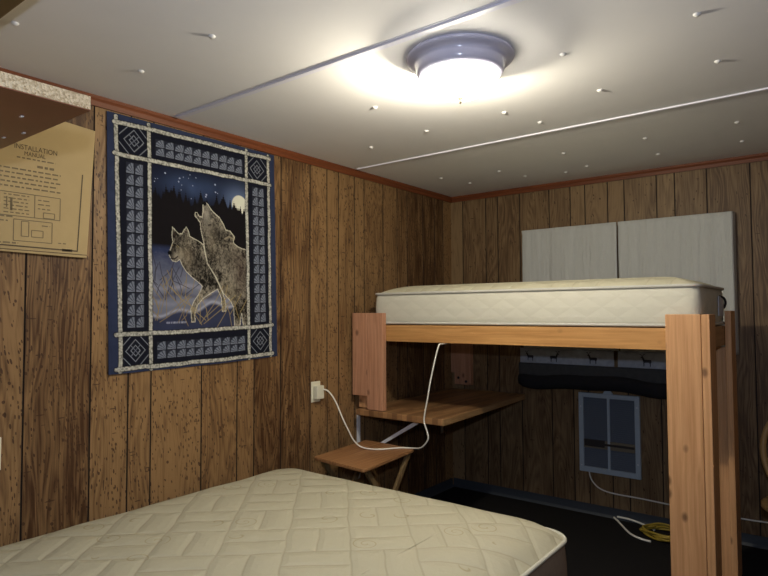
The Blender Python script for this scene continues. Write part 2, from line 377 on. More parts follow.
def crown(name, a0, a1, along):
    prof = [(0, H), (0.018, H), (0.018, H-0.012), (0.012, H-0.022), (0.010, H-0.042), (0, H-0.042)]
    if along == 'y': pts = [(d, a0, z) for d, z in prof]; e = (0, a1-a0, 0)
    elif along == 'x': pts = [(a0, -d, z) for d, z in prof]; e = (a1-a0, 0, 0)
    else: pts = [(3.1-d, a0, z) for d, z in prof]; e = (0, a1-a0, 0)
    tag(MB().prism(pts, e).build(name, 'crown' if along == 'x' else 'crown_y'), kind='structure')
crown('trim_1', -5.0, 0.0, 'y'); crown('trim_2', 0.018, 3.082, 'x'); crown('trim_3', -5.0, 0.0, 'r')
def cove(name, pts, e): tag(MB().prism(pts, e).build(name, 'cove'), kind='structure')
cove('baseboard_back', [(0.008, -y, z) for y, z in ((0, 0), (0.02, 0), (0.008, 0.015), (0.006, 0.06), (0, 0.062))], (3.084, 0, 0))
cove('baseboard_left', [(y, -5.0, z) for y, z in ((0, 0), (0.02, 0), (0.008, 0.015), (0.006, 0.06), (0, 0.062))], (0, 4.98, 0))
cove('baseboard_right', [(3.1-y, -5.0, z) for y, z in ((0, 0), (0.02, 0), (0.008, 0.015), (0.006, 0.06), (0, 0.062))], (0, 4.98, 0))

# ------------------------------------------------------------------ ceiling light
LX, LY = 1.36, -2.175
t = thing('ceiling_light', 'round flush ceiling light with white metal pan and glowing glass bowl', 'light', (LX, LY, H))
MB().lathe([(0.176, 0.0), (0.184, -0.003), (0.186, -0.009), (0.183, -0.014), (0.172, -0.018), (0.160, -0.022), (0.153, -0.028), (0.153, -0.036), (0.152, -0.050), (0.147, -0.063), (0.138, -0.071), (0.130, -0.072), (0.129, -0.066), (0.142, -0.045), (0.142, -0.012), (0.0, -0.010)], (LX, LY, H), 64).build('pan', 'pan', t)
MB().lathe([(0.130, -0.071), (0.131, -0.078), (0.126, -0.096), (0.110, -0.114), (0.084, -0.128), (0.05, -0.137), (0.0, -0.140)], (LX, LY, H), 48).build('glass_bowl', 'glass', t)
MB().lathe([(0.0, -0.140), (0.010, -0.142), (0.010, -0.148), (0.005, -0.152), (0.007, -0.160), (0.0, -0.168)], (LX, LY, H), 16).build('finial', 'hbar', t)
BX, BY = LX-0.072, LY+0.045
MB().lathe([(0.012, -0.030), (0.014, -0.045), (0.022, -0.058), (0.026, -0.068), (0.022, -0.078), (0.0, -0.084)], (BX, BY, H), 20).build('bulb', 'bulb', t)
def lamp(name, loc, e, r, col):
    l = bpy.data.lights.new(name, 'POINT'); l.energy = e; l.shadow_soft_size = r; l.color = col
    o = bpy.data.objects.new(name, l); COL.objects.link(o); o.location = loc; o.parent = t; o.location = Vector(loc)-Vector((LX, LY, H)); return o
lamp('lamp', (BX, BY, H-0.108), 33, 0.02, (1.0, 0.90, 0.70))

fl = bpy.data.lights.new('camera_flash', 'POINT'); fl.energy = 29; fl.shadow_soft_size = 0.025; fl.color = (0.70, 0.79, 1.0)
flo = bpy.data.objects.new('camera_flash', fl); COL.objects.link(flo); flo.location = (2.40, -3.96, 1.50)

# ------------------------------------------------------------------ wolf wall hanging (printed cloth)
W1 = [(0.519, 0.286), (0.538, 0.295), (0.562, 0.32), (0.586, 0.335), (0.609, 0.347), (0.635, 0.377), (0.648, 0.4), (0.675, 0.402), (0.7, 0.422), (0.706, 0.433), (0.697, 0.445), (0.701, 0.458), (0.726, 0.471), (0.757, 0.479), (0.807, 0.484), (0.8, 0.84), (0.751, 0.84), (0.744, 0.783), (0.734, 0.84), (0.692, 0.84), (0.688, 0.753), (0.668, 0.724), (0.622, 0.689), (0.599, 0.654), (0.58, 0.619), (0.551, 0.585), (0.527, 0.558), (0.514, 0.504), (0.506, 0.463), (0.492, 0.416), (0.488, 0.383), (0.475, 0.37), (0.457, 0.355), (0.459, 0.339), (0.472, 0.338), (0.485, 0.353), (0.5, 0.354), (0.506, 0.326), (0.505, 0.303)]
W2 = [(0.327, 0.412), (0.343, 0.424), (0.362, 0.438), (0.380, 0.437), (0.392, 0.420), (0.407, 0.405), (0.419, 0.420), (0.428, 0.444), (0.454, 0.453), (0.481, 0.462), (0.506, 0.474), (0.533, 0.558), (0.58, 0.619), (0.622, 0.689), (0.637, 0.724), (0.64, 0.769), (0.612, 0.769), (0.61, 0.71), (0.587, 0.671), (0.549, 0.689), (0.501, 0.712), (0.467, 0.743), (0.452, 0.777), (0.455, 0.813), (0.431, 0.812), (0.426, 0.756), (0.445, 0.723), (0.483, 0.682), (0.495, 0.658), (0.474, 0.642), (0.438, 0.622), (0.402, 0.597), (0.379, 0.571), (0.366, 0.549), (0.348, 0.56), (0.324, 0.556), (0.309, 0.538), (0.304, 0.526), (0.316, 0.502), (0.328, 0.475), (0.322, 0.449)]
rs = np.random.RandomState(3)
NU, NV = 420, 490
uu, vv = np.meshgrid(np.linspace(0, 1, NU), np.linspace(0, 1, NV))
def lin(c): c = np.array(c)/255.0; return np.where(c < 0.04045, c/12.92, ((c+0.055)/1.055)**2.4)
def fbm(sx, sy, seed, octv=3):
    out = np.zeros_like(uu); amp = 1.0; tot = 0; r = np.random.RandomState(seed)
    for o in range(octv):
        gx, gy = int(sx*2**o)+2, int(sy*2**o)+2; g = r.rand(gy, gx)
        fx_ = uu*(gx-1.001); fy_ = vv*(gy-1.001); ix = fx_.astype(int); iy = fy_.astype(int); tx = fx_-ix; ty = fy_-iy
        tx = tx*tx*(3-2*tx); ty = ty*ty*(3-2*ty)
        out += amp*((g[iy, ix]*(1-tx)+g[iy, ix+1]*tx)*(1-ty)+(g[iy+1, ix]*(1-tx)+g[iy+1, ix+1]*tx)*ty); tot += amp; amp *= 0.55
    return out/tot
def inpoly(P):
    m = np.zeros(uu.shape, bool); n = len(P)
    for i in range(n):
        x1, y1 = P[i]; x2, y2 = P[(i+1) % n]
        if y1 == y2: continue
        c = ((vv >= min(y1, y2)) & (vv < max(y1, y2))) & (uu < (x2-x1)*(vv-y1)/(y2-y1)+x1); m ^= c
    return m
def segd(P, closed=False):
    d = np.full(uu.shape, 9.0); n = len(P)
    for i in range(n if closed else n-1):
        a = np.array(P[i])*(0.92, 1.07); b_ = np.array(P[(i+1) % n])*(0.92, 1.07); ab = b_-a; L = max(ab@ab, 1e-9)
        tt = np.clip(((uu*0.92-a[0])*ab[0]+(vv*1.07-a[1])*ab[1])/L, 0, 1)
        d = np.minimum(d, np.hypot(uu*0.92-a[0]-tt*ab[0], vv*1.07-a[1]-tt*ab[1]))
    return d
def put(img, m, col):
    m = np.clip(m.astype(float), 0, 1)[..., None]; return img*(1-m)+np.asarray(col)*m
im = np.zeros((NV, NU, 3))+lin((48, 56, 82))
im = im*(0.85+0.3*fbm(40, 40, 5))[..., None]
band = ((uu > 0.05) & (uu < 0.95) & (vv > 0.03) & (vv < 0.983))
im = put(im, band, lin((22, 24, 36)))
# block chains in the border
def blocks(im, u0, u1, v0, v1, nu, nv, vert):
    m = (uu > u0) & (uu < u1) & (vv > v0) & (vv < v1)
    a = (uu-u0)/(u1-u0)*nu; b_ = (vv-v0)/(v1-v0)*nv; fa = a % 1; fb = b_ % 1
    ray = np.hypot(fa-0.95, fb-0.95)
    leaf = (ray < 0.85) & (fa > 0.12) & (fb > 0.12)
    sh = (np.sin(np.arctan2(1.0-fb, 1.0-fa)*16) > -0.2)
    im = put(im, m, lin((40, 43, 56)))
    im = put(im, m & leaf, lin((72, 78, 92)))
    im = put(im, (m & leaf & sh), lin((120, 126, 140)))
    im = put(im, m & ((fb < 0.1) | (fa < 0.08)), lin((24, 25, 34)))
    return im
im = blocks(im, 0.235, 0.765, 0.058, 0.128, 10, 2, 0); im = blocks(im, 0.235, 0.765, 0.882, 0.955, 10, 2, 0)
im = blocks(im, 0.085, 0.172, 0.175, 0.825, 2, 14, 1); im = blocks(im, 0.828, 0.915, 0.175, 0.825, 2, 14, 1)
for cu in (0.129, 0.871):
    for cv in (0.092, 0.916):
        du = np.abs(uu-cu)*0.92; dv = np.abs(vv-cv)*1.07; L1 = du+dv
        for r_ in (0.022, 0.046, 0.082):
            im = put(im, (np.abs(L1-r_) < 0.0022) & (du < 0.066) & (dv < 0.06), lin((135, 140, 150)))
        im = put(im, (np.abs(du-dv) < 0.0022) & (L1 < 0.046), lin((110, 115, 128)))
# picture
pic = (uu > 0.208) & (uu < 0.792) & (vv > 0.155) & (vv < 0.848)
cl = fbm(6, 5, 8); haze = np.exp(-((uu-0.44)/0.16)**2-((vv-0.235)/0.05)**2)+1.2*np.exp(-((uu-0.73)/0.10)**2-((vv-0.27)/0.07)**2)
sky = lin((22, 25, 42))+haze[..., None]*(lin((58, 74, 108))-lin((22, 25, 42)))*np.clip(cl*1.6, 0, 1)[..., None]
P = np.where(np.ones_like(uu)[..., None] > 0, sky, 0)
st = rs.rand(40, 2)
for k in range(22):
    su, sv = 0.22+0.56*st[k, 0], 0.17+0.12*st[k, 1]; P = put(P, np.hypot((uu-su)*0.92, (vv-sv)*1.07) < 0.0022+0.0016*(k % 3 == 0), lin((170, 180, 205)))
md = np.hypot((uu-0.742)*0.92, (vv-0.277)*1.07)
P = put(P, np.exp(-(md/0.075)**2)*0.55, lin((120, 135, 165)))
P = put(P, np.clip((0.049-md)/0.004, 0, 1), lin((222, 222, 204))*(0.8+0.35*fbm(14, 14, 4))[..., None])
tl = np.interp(uu, [0.2, 0.224, 0.266, 0.321, 0.377, 0.434, 0.494, 0.56, 0.632, 0.684, 0.7, 0.75, 0.8], [0.30, 0.285, 0.295, 0.262, 0.29, 0.30, 0.275, 0.285, 0.27, 0.292, 0.294, 0.305, 0.33])
spk = np.zeros_like(uu)
for k in range(46):
    cu = 0.2+0.6*rs.rand(); hh = 0.02+0.045*rs.rand(); ww = 0.010+0.009*rs.rand()
    spk = np.maximum(spk, np.clip(1-np.abs(uu-cu)/ww, 0, 1)**1.3*hh*(0.8+0.4*np.sin(vv*600)*0.3))
P = put(P, np.clip((vv-(tl-spk+0.012))/0.006, 0, 1), lin((20, 17, 20)))
gm = np.clip((vv-0.488)/0.02, 0, 1)
sn = 0.6*fbm(9, 16, 12)+0.4*fbm(50, 110, 14); gc = lin((44, 52, 84))[None, None]+(lin((112, 116, 134))-lin((44, 52, 84)))*np.clip((vv-0.52)/0.12+(sn-0.5)*0.9, 0, 1)[..., None]
P = put(P, gm, gc)
for (cv, am, w_, ph, cc) in ((0.665, 0.008, 0.010, 1.0, (150, 150, 165)), (0.70, 0.010, 0.012, 2.5, (52, 56, 78)), (0.725, 0.008, 0.012, 0.4, (140, 142, 160))):
    P = put(P, np.exp(-((vv-cv-am*np.sin(uu*24+ph))/w_)**2)*0.75*np.clip(sn*1.7, 0, 1), lin(cc))
dk = np.clip((vv-(0.775-0.035*np.clip((uu-0.35)/0.2, 0, 1)+0.012*np.sin(uu*31)))/0.012, 0, 1)
P = put(P, dk*0.92, lin((40, 46, 74))*(0.7+0.6*fbm(14, 20, 21))[..., None])
P = put(P, np.exp(-((vv-(0.772-0.035*np.clip((uu-0.35)/0.2, 0, 1)+0.012*np.sin(uu*31)))/0.006)**2)*0.8, lin((160, 164, 180)))
def strokes(P, n, u0, u1, v0, v1, ln, col, w_, seed):
    r = np.random.RandomState(seed)
    for k in range(n):
        a = (u0+(u1-u0)*r.rand(), v0+(v1-v0)*r.rand()); an = math.radians(r.uniform(-60, 60)); L = ln*(0.4+0.8*r.rand()); bend = r.uniform(-0.02, 0.02)
        b_ = (a[0]+L*math.sin(an)*0.6+bend, a[1]-L*0.5*math.cos(an)); e = (a[0]+L*math.sin(an)+bend*3, a[1]-L*math.cos(an))
        P = put(P, np.clip(1.3-segd([a, b_, e])/w_, 0, 1)*0.85, lin(col))
    return P
P = strokes(P, 16, 0.22, 0.48, 0.62, 0.72, 0.12, (48, 46, 58), 0.0022, 5)
P = strokes(P, 26, 0.215, 0.46, 0.64, 0.83, 0.14, (142, 124, 80), 0.0020, 9)
def wolf(P, poly, seed, shade_c, rimw):
    m = inpoly(poly); d = segd(poly, True)
    fur = 0.5*fbm(90, 62, seed, 3)+0.5*fbm(230, 190, seed+7, 2); fur2 = fbm(10, 12, seed+1, 3)
    base = lin((24, 21, 18))[None, None]+(lin((158, 150, 134))-lin((24, 21, 18)))*np.clip(fur*2.1-0.72+(fur2-0.5)*1.1, 0, 1)[..., None]
    P = put(P, m, base)
    for (cu, cv, ru, rv, am, cc) in shade_c:
        P = put(P, m*np.exp(-((uu-cu)/ru)**2-((vv-cv)/rv)**2)*am*(0.6+0.7*fur), lin(cc))
    P = put(P, m*np.clip(1.2-d/rimw, 0, 1)*0.85*(0.5+0.9*fur), lin((226, 222, 200)))
    return P
P = wolf(P, W2, 31, [(0.350, 0.537, 0.022, 0.014, 0.95, (158, 150, 134)), (0.372, 0.52, 0.016, 0.02, 0.8, (150, 140, 122)), (0.325, 0.508, 0.014, 0.02, 0.85, (44, 38, 34)), (0.365, 0.46, 0.03, 0.018, 0.6, (36, 31, 28)), (0.47, 0.56, 0.05, 0.06, 0.55, (46, 41, 36)), (0.41, 0.53, 0.03, 0.05, 0.5, (150, 138, 118))], 0.0042)
# face of the standing wolf: nose, open mouth, eyes
P = put(P, np.hypot((uu-0.311)/0.011, (vv-0.522)/0.009) < 1, lin((14, 13, 15)))
P = put(P, np.clip(1.3-segd([(0.318, 0.545), (0.338, 0.546), (0.356, 0.535)])/0.0035, 0, 1), lin((24, 16, 16)))
P = put(P, np.hypot((uu-0.355)/0.006, (vv-0.494)/0.004) < 1, lin((140, 128, 92))); P = put(P, np.hypot((uu-0.355)/0.003, (vv-0.494)/0.003) < 1, lin((12, 10, 10)))
P = put(P, np.hypot((uu-0.327)/0.004, (vv-0.490)/0.004) < 1, lin((120, 108, 78)))
for tri in ([(0.330, 0.430), (0.350, 0.442), (0.336, 0.452)], [(0.396, 0.425), (0.412, 0.424), (0.408, 0.447)]): P = put(P, inpoly(tri)*0.7, lin((52, 42, 36)))
P = wolf(P, W1, 41, [(0.53, 0.345, 0.022, 0.045, 0.8, (158, 152, 140)), (0.545, 0.40, 0.035, 0.03, 0.5, (140, 132, 118)), (0.60, 0.42, 0.05, 0.03, 0.6, (38, 33, 30)), (0.66, 0.52, 0.08, 0.05, 0.45, (52, 44, 38)), (0.74, 0.60, 0.05, 0.10, 0.6, (58, 38, 34)), (0.56, 0.47, 0.03, 0.06, 0.35, (132, 122, 104)), (0.66, 0.68, 0.05, 0.05, 0.4, (132, 122, 100))], 0.0050)
# face of the howling wolf: nose, eye, ear, mouth
P = put(P, np.hypot((uu-0.518)/0.010, (vv-0.295)/0.009) < 1, lin((16, 14, 16)))
P = put(P, np.clip(1.3-segd([(0.540, 0.388), (0.552, 0.385)])/0.004, 0, 1), lin((18, 15, 14)))
P = put(P, np.hypot((uu-0.468)/0.007, (vv-0.345)/0.005) < 1, lin((20, 16, 18)))
P = put(P, np.clip(1.2-segd([(0.640, 0.442), (0.668, 0.430), (0.700, 0.440)])/0.006, 0, 1)*0.8, lin((150, 140, 120)))
P = put(P, np.clip(1.2-segd([(0.645, 0.453), (0.69, 0.452)])/0.005, 0, 1)*0.7, lin((36, 30, 28)))
P = put(P, np.clip(1.2-segd([(0.715, 0.60), (0.712, 0.70), (0.722, 0.83)])/0.0035, 0, 1)*0.55, lin((36, 32, 28)))
P = strokes(P, 14, 0.46, 0.78, 0.76, 0.845, 0.17, (158, 140, 92), 0.0020, 19)
# signature scribble (illegible)
P = put(P, (np.abs(vv-0.811) < 0.004) & (uu > 0.29) & (uu < 0.40) & (np.sin(uu*700) > -0.3), lin((150, 155, 175)))
im = np.where(pic[..., None], P, im)
# birch pole print framing the picture
bark = fbm(150, 170, 51, 2)
def pole(im, p0, p1, hv):
    n = 14; r = np.random.RandomState(int(abs(p0[0]*900+p0[1]*77+p1[0]*13)))
    pts = [(p0[0]+(p1[0]-p0[0])*i/n+(0 if hv == 'h' else r.uniform(-0.0025, 0.0025)), p0[1]+(p1[1]-p0[1])*i/n+(0 if hv == 'v' else r.uniform(-0.002, 0.002))) for i in range(n+1)]
    d = segd(pts)
    im = put(im, np.clip((0.0125-d)/0.002, 0, 1)*0.8, lin((14, 14, 20)))
    c = lin((128, 128, 120))[None, None]+(lin((205, 204, 192))-lin((128, 128, 120)))*np.clip((bark-0.25)*2.0, 0, 1)[..., None]
    return put(im, np.clip((0.0092+0.0015*(bark-0.5)-d)/0.0022, 0, 1), c)
for u0, u1 in ((0.043, 0.056), (0.206, 0.210), (0.793, 0.792), (0.954, 0.948)): im = pole(im, (u0, 0.012), (u1, 0.993), 'v')
for v0, v1 in ((0.032, 0.023), (0.156, 0.153), (0.852, 0.846), (0.982, 0.983)): im = pole(im, (0.034, v0), (0.966, v1), 'h')
TLc, TRc, BLc, BRc = (-2.723, 2.151), (-1.813, 2.154), (-2.701, 1.065), (-1.781, 1.0866)
verts = []
yy = TLc[0]*(1-uu)*(1-vv)+TRc[0]*uu*(1-vv)+BLc[0]*(1-uu)*vv+BRc[0]*uu*vv
zz = TLc[1]*(1-uu)*(1-vv)+TRc[1]*uu*(1-vv)+BLc[1]*(1-uu)*vv+BRc[1]*uu*vv
zz = zz-0.004*np.sin(uu*math.pi)*vv
xx = 0.007+0.003*np.sin(uu*9+vv*2)*vv+0.002*np.sin(uu*23)*vv
hang = thing('wall_hanging', 'navy cloth wall hanging with birch pole border and two wolves under a moon', 'wall hanging', (0.0, -2.25, 1.06))
def cloth(name, u0, u1, v0, v1, hole, parent, dx):
    i0, i1, j0, j1 = [int(round(q)) for q in (u0*(NU-1), u1*(NU-1), v0*(NV-1), v1*(NV-1))]
    idx = -np.ones((NV, NU), int); V = []; Fc = []
    def vid(j, i):
        if idx[j, i] < 0: idx[j, i] = len(V); V.append((xx[j, i]+dx, yy[j, i]+2.25, zz[j, i]-1.06))
        return int(idx[j, i])
    for j in range(j0, j1):
        for i in range(i0, i1):
            if hole and hole[0] <= i < hole[1] and hole[2] <= j < hole[3]: continue
            Fc.append((vid(j, i), vid(j+1, i), vid(j+1, i+1), vid(j, i+1)))
    me = bpy.data.meshes.new(name); me.from_pydata(V, [], Fc); me.update()
    ca = me.color_attributes.new('print', 'FLOAT_COLOR', 'POINT')
    cv = np.ones((len(V), 4), np.float32); jj, ii = np.where(idx >= 0); cv[idx[jj, ii], :3] = im[jj, ii]*0.84
    ca.data.foreach_set('color', cv.ravel())
    o = link(name, me, 'print', parent)
    md_ = o.modifiers.new('thick', 'SOLIDIFY'); md_.thickness = 0.003; md_.offset = -1
    return o
hi = [int(round(q)) for q in (0.208*(NU-1), 0.792*(NU-1), 0.155*(NV-1), 0.849*(NV-1))]
cloth('border', 0, 1, 0, 1, (hi[0], hi[1], hi[2], hi[3]), hang, 0)['label'] = 'navy patchwork border framed by pale birch poles'
cloth('picture_panel', hi[0]/(NU-1), hi[1]/(NU-1), hi[2]/(NV-1), hi[3]/(NV-1), None, hang, 0)['label'] = 'night scene of two wolves, moon, firs and snow'

# ------------------------------------------------------------------ cardboard sheet with print on the left wall
t = thing('cardboard_sheet', 'tan printed cardboard sheet on left wall reading INSTALLATION MANUAL', 'cardboard', (0.0, -3.1, 1.54))
def quadx(x0, x1, pts): return [(x0, a, z) for a, z in pts]
MB().prism([(0.006, a, z) for a, z in ((-3.36, 2.085), (-2.905, 2.062), (-2.773, 2.052), (-2.800, 1.536), (-2.835, 1.536), (-3.36, 1.545))], (0.010, 0, 0), 0.0015).build('sheet', 'card', t)
def on(x): return x
XS = 0.0165
def hline(mb, a0, a1, z, h=0.003, z1=None):
    z1 = z if z1 is None else z1
    mb.prism([(XS, a0, z-h/2), (XS, a1, z1-h/2), (XS, a1, z1+h/2), (XS, a0, z+h/2)], (0.0004, 0, 0))
def vline(mb, a, z0, z1, w=0.003, a1=None):
    a1 = a if a1 is None else a1
    mb.prism([(XS, a-w/2, z0), (XS, a+w/2, z0), (XS, a1+w/2, z1), (XS, a1-w/2, z1)], (0.0004, 0, 0))
mb = MB(); vline(mb, -2.838, 1.560, 1.865, 0.0045, -2.822); hline(mb, -3.34, -2.836, 1.566, 0.005, 1.560); hline(mb, -3.34, -2.80, 1.551, 0.003, 1.547); hline(mb, -2.895, -2.857, 1.560, 0.010)
mb.build('rule_line', 'ink', t)
mb = MB()
def rect(a0, a1, z0, z1): hline(mb, a0, a1, z0); hline(mb, a0, a1, z1); vline(mb, a0, z0, z1); vline(mb, a1, z0, z1)
rect(-3.125, -2.905, 1.672, 1.757); vline(mb, -2.996, 1.672, 1.757); rect(-3.066, -2.933, 1.582, 1.660)
rect(-3.04, -3.035+0.02, 1.60, 1.655); rect(-2.965, -2.925, 1.675, 1.695); rect(-3.005, -2.965, 1.60, 1.625)
mb.build('diagram_frame', 'ink2', t)
mb = MB(); r = random.Random(4)
def words(a0, a1, z, h):
    a = a0
    while a < a1:
        w = r.uniform(0.008, 0.024); hline(mb, a, min(a+w, a1), z, h); a += w+0.006
words(-3.06, -2.925, 1.889, 0.005); mb.build('subtitle_print', 'ink2', t); mb = MB()
words(-2.99, -2.93, 1.865, 0.009)
mb.build('heading_print', 'ink2', t); mb = MB()
for k in range(5): words(-3.20, -2.905-0.01*(k % 2), 1.845-0.0165*k, 0.0055)
mb.build('paragraph_print', 'ink2', t); mb = MB()
words(-3.2, -3.07, 1.668, 0.006); mb.build('caption_print', 'ink2', t); mb = MB(); words(-3.2, -3.085, 1.652, 0.005); mb.build('caption_print', 'ink2', t); mb = MB(); words(-3.12, -3.05, 1.573, 0.006)
mb.build('caption_print', 'ink2', t); mb = MB()
for k in range(6): words(-3.10, -3.015, 1.748-0.013*k, 0.004)
vline(mb, -3.075, 1.69, 1.735, 0.008); vline(mb, -3.09, 1.70, 1.74, 0.004)
mb.build('diagram_print', 'ink2', t); mb = MB()
for k in range(3): words(-2.985, -2.94, 1.74-0.016*k, 0.004)
mb.build('diagram_print', 'ink2', t); mb = MB()
words(-2.91, -2.875, 1.585, 0.004); mb.build('small_print', 'ink2', t); mb = MB(); words(-2.97, -2.94, 1.645, 0.004)
mb.build('small_print', 'ink2', t)
def text(body, name, size, a, z, mat, parent, sx=1.0, slope=0.0):
    cu = bpy.data.curves.new('txt', 'FONT'); cu.body = body; cu.size = size; cu.align_x = 'LEFT'
    to = bpy.data.objects.new('txt', cu); COL.objects.link(to); bpy.context.view_layer.update()
    me = bpy.data.meshes.new_from_object(to); bpy.data.objects.remove(to)
    for v in me.vertices:
        q = v.co.copy(); v.co = (XS+0.0004-parent.location.x, a+q.x*sx-parent.location.y, z+q.y+q.x*slope-parent.location.z)
    me.name = name
    return link(name, me, mat, parent)
text('INSTALLATION', 'title_print', 0.027, -3.070, 1.920, 'ink', t, 0.82)
text('MANUAL', 'title_print', 0.023, -3.036, 1.899, 'ink', t, 0.80)

# ------------------------------------------------------------------ upper bunk board at the left and header beam
t = thing('bunk_board', 'brown veneered particle board shelf jutting out above the near bed', 'shelf board', (0.0, -3.32, 1.76))
MB().box(0.0, 1.095, -4.55, -3.319, 1.760, 1.7622).build('veneer', 'mahog', t)
MB().box(0.0, 1.095, -4.55, -3.319, 1.7622, 1.792, 0.001).build('board', 'chip', t)
for a, b_ in ((0.93, -3.40), (0.80, -3.345), (0.72, -3.36)): MB().box(a, a+0.012, b_, b_+0.006, 1.7585, 1.7605).build('staple', 'white_metal', t)
tag(MB().box(0.0, 3.1, -3.54, -3.345, 2.09, H-0.001, 0.004).build('ceiling_beam', 'beam'), 'tan wooden ceiling beam cut off by the top left corner', 'beam')

# ------------------------------------------------------------------ mattresses
def rrect(x0, x1, y0, y1, r, n=7):
    pts = []
    for cx, cy, a0 in ((x1-r, y1-r, 0), (x0+r, y1-r, 90), (x0+r, y0+r, 180), (x1-r, y0+r, 270)):
        for k in range(n): a = math.radians(a0+90*k/(n-1)); pts.append((cx+r*math.cos(a), cy+r*math.sin(a)))
    # subdivide straights
    out = []; N = len(pts)
    for i in range(N):
        p, q = pts[i], pts[(i+1) % N]; out.append(p); L = math.dist(p, q); k = int(L/0.08)
        for j in range(1, k): out.append((p[0]+(q[0]-p[0])*j/k, p[1]+(q[1]-p[1])*j/k))
    return out
def loft(loops, cap0=True, cap1=True):
    bm = bmesh.new(); R_ = [[bm.verts.new(p) for p in L] for L in loops]
    for A, B in zip(R_, R_[1:]):
        n = len(A)
        for j in range(n): bm.faces.new((A[j], A[(j+1) % n], B[(j+1) % n], B[j])).smooth = True
    if cap0: bm.faces.new(R_[0][::-1])
    if cap1: bm.faces.new(R_[-1])
    bmesh.ops.recalc_face_normals(bm, faces=bm.faces[:])
    return bm
def shrink(base, c, hx, hy, d):
    return [(c[0]+(x-c[0])*(1-d/hx), c[1]+(y-c[1])*(1-d/hy)) for x, y in base]
def mattress(root, x0, x1, y0, y1, z0, zt, crown_h, r, mats, lumps=0.0, bulge=0.008):
    base = rrect(x0, x1, y0, y1, r); c = ((x0+x1)/2, (y0+y1)/2); hx, hy = (x1-x0)/2, (y1-y0)/2
    side = []
    for k in range(9):
        q = k/8; d = -bulge*math.sin(q*math.pi)+0.004*(1 if k in (0, 8) else 0)
        side.append([(x, y, z0+(zt-z0)*q) for x, y in shrink(base, c, hx, hy, d)])
    mb = MB(); mb.merge(loft(side, True, False)); mb.build('border', mats[1], root)
    top = []
    for d in (0.0, 0.012, 0.03, 0.055, 0.085, 0.12, 0.17, 0.23, 0.30):
        if d >= min(hx, hy)-0.03: break
        zc = zt+crown_h*(1-(1-min(d/0.23, 1))**2.6)
        top.append([(x, y, zc+lumps*math.sin(x*21+y*5)*math.sin(y*17)*min(1, d/0.06)) for x, y in shrink(base, c, hx, hy, d)])
    mb = MB(); mb.merge(loft(top, False, True)); mb.build('quilted_top', mats[0], root)
    for nm, z in (('top_piping', zt), ('bottom_piping', z0+0.004)):
        MB().tube([(x, y, z) for x, y in shrink(base, c, hx, hy, -0.003)], 0.0075, 8, True, smooth_n=1).build(nm, mats[2], root)
t = thing('mattress', 'bare cream quilted mattress with swirl stitching on the low near bed', 'mattress', (0.83, -2.77, 0.25))
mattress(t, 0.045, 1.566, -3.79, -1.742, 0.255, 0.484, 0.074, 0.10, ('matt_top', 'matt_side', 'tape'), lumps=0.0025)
t = thing('bed_base', 'brown box spring base under the near cream mattress', 'bed base', (0.83, -2.77, 0.0))
MB().box(0.055, 1.556, -3.78, -1.755, 0.08, 0.247, 0.012).build('box_spring', 'boxspring', t)
for x, y in ((0.13, -1.85), (1.52, -1.85), (0.13, -3.7), (1.52, -3.7)): MB().lathe([(0.02, 0.0), (0.026, 0.08)], (x, y, 0.0), 16).build('leg', 'dark_metal', t)

# ------------------------------------------------------------------ loft bed of lumber
t = thing('loft_bed', 'raised pine bunk frame of heavy square lumber against the back corner', 'bunk bed', (1.0, -0.85, 0.0))
p_ = MB().box(0.14, 0.256, -1.2, -1.162, 0.743, 1.312, 0.003).build('post', 'fir_z', t); p_['label'] = 'short front post standing on the desk'
MB().box(0.026, 0.1385, -1.2, -1.162, 0.820, 1.312, 0.003).build('cleat_board', 'fir_z', p_)
MB().box(0.045, 0.139, -1.161, -1.123, 0.743, 1.14, 0.003).build('backing_board', 'pine_z', p_)
p_ = MB().box(1.783, 1.919, -1.2, -1.162, 0.0, 1.301, 0.003).build('post', 'pine_z', t); p_['label'] = 'tall front right post down to the floor'
MB().box(1.9205, 1.952, -1.2, -1.06, 0.0, 1.300, 0.003).build('edge_board', 'pine_z', p_)
p_ = MB().box(1.79, 1.919, -0.548, -0.510, 0.0, 1.135, 0.003).build('post', 'pine_z', t)
MB().box(1.921, 1.949, -0.60, -0.46, 0.0, 1.315, 0.003).build('edge_board', 'pine_z', p_)
MB().box(0.03, 1.919, -1.1615+0.001, -1.123, 1.146, 1.241, 0.002).build('front_rail', 'pine_x', t)
MB().box(0.03, 1.919, -0.508, -0.470, 1.146, 1.241, 0.002).build('back_rail', 'pine_x', t)
MB().box(1.881, 1.919, -1.121, -0.549, 1.146, 1.241, 0.002).build('end_rail', 'pine_y', t)
MB().box(0.008, 0.029, -1.161, -0.47, 1.146, 1.241, 0.002).build('end_rail', 'pine_y', t)
MB().box(0.03, 1.875, -1.122, -0.509, 1.222, 1.240).build('platform', 'pine_x', t)
m = thing('bunk_mattress', 'thick cream mattress lying on top of the raised pine bunk', 'mattress', (1.04, -0.83, 1.244))
mattress(m, 0.152, 1.905, -1.145, -0.50, 1.2495, 1.424, 0.052, 0.045, ('bunk_top', 'bunk_side', 'tapeb'), bulge=0.006)
MB().box(1.9135, 1.916, -0.72, -0.60, 1.29, 1.385).build('care_label', 'label', m)
MB().tube([(1.91, -0.66, 1.385), (1.920, -0.60, 1.378), (1.922, -0.56, 1.355), (1.91, -0.53, 1.33)], 0.006, 8).build('handle', 'blackcloth', m)
t = thing('upright_board', 'short bolted upright lumber board on back wall above the desk', 'board', (0.12, -0.03, 0.74))
MB().box(0.050, 0.188, -0.052, -0.010, 0.775, 1.24, 0.003).build('wide_board', 'fir_z', t)
MB().box(0.012, 0.046, -0.040, -0.010, 0.86, 1.24, 0.003).build('narrow_board', 'fir_z', t)
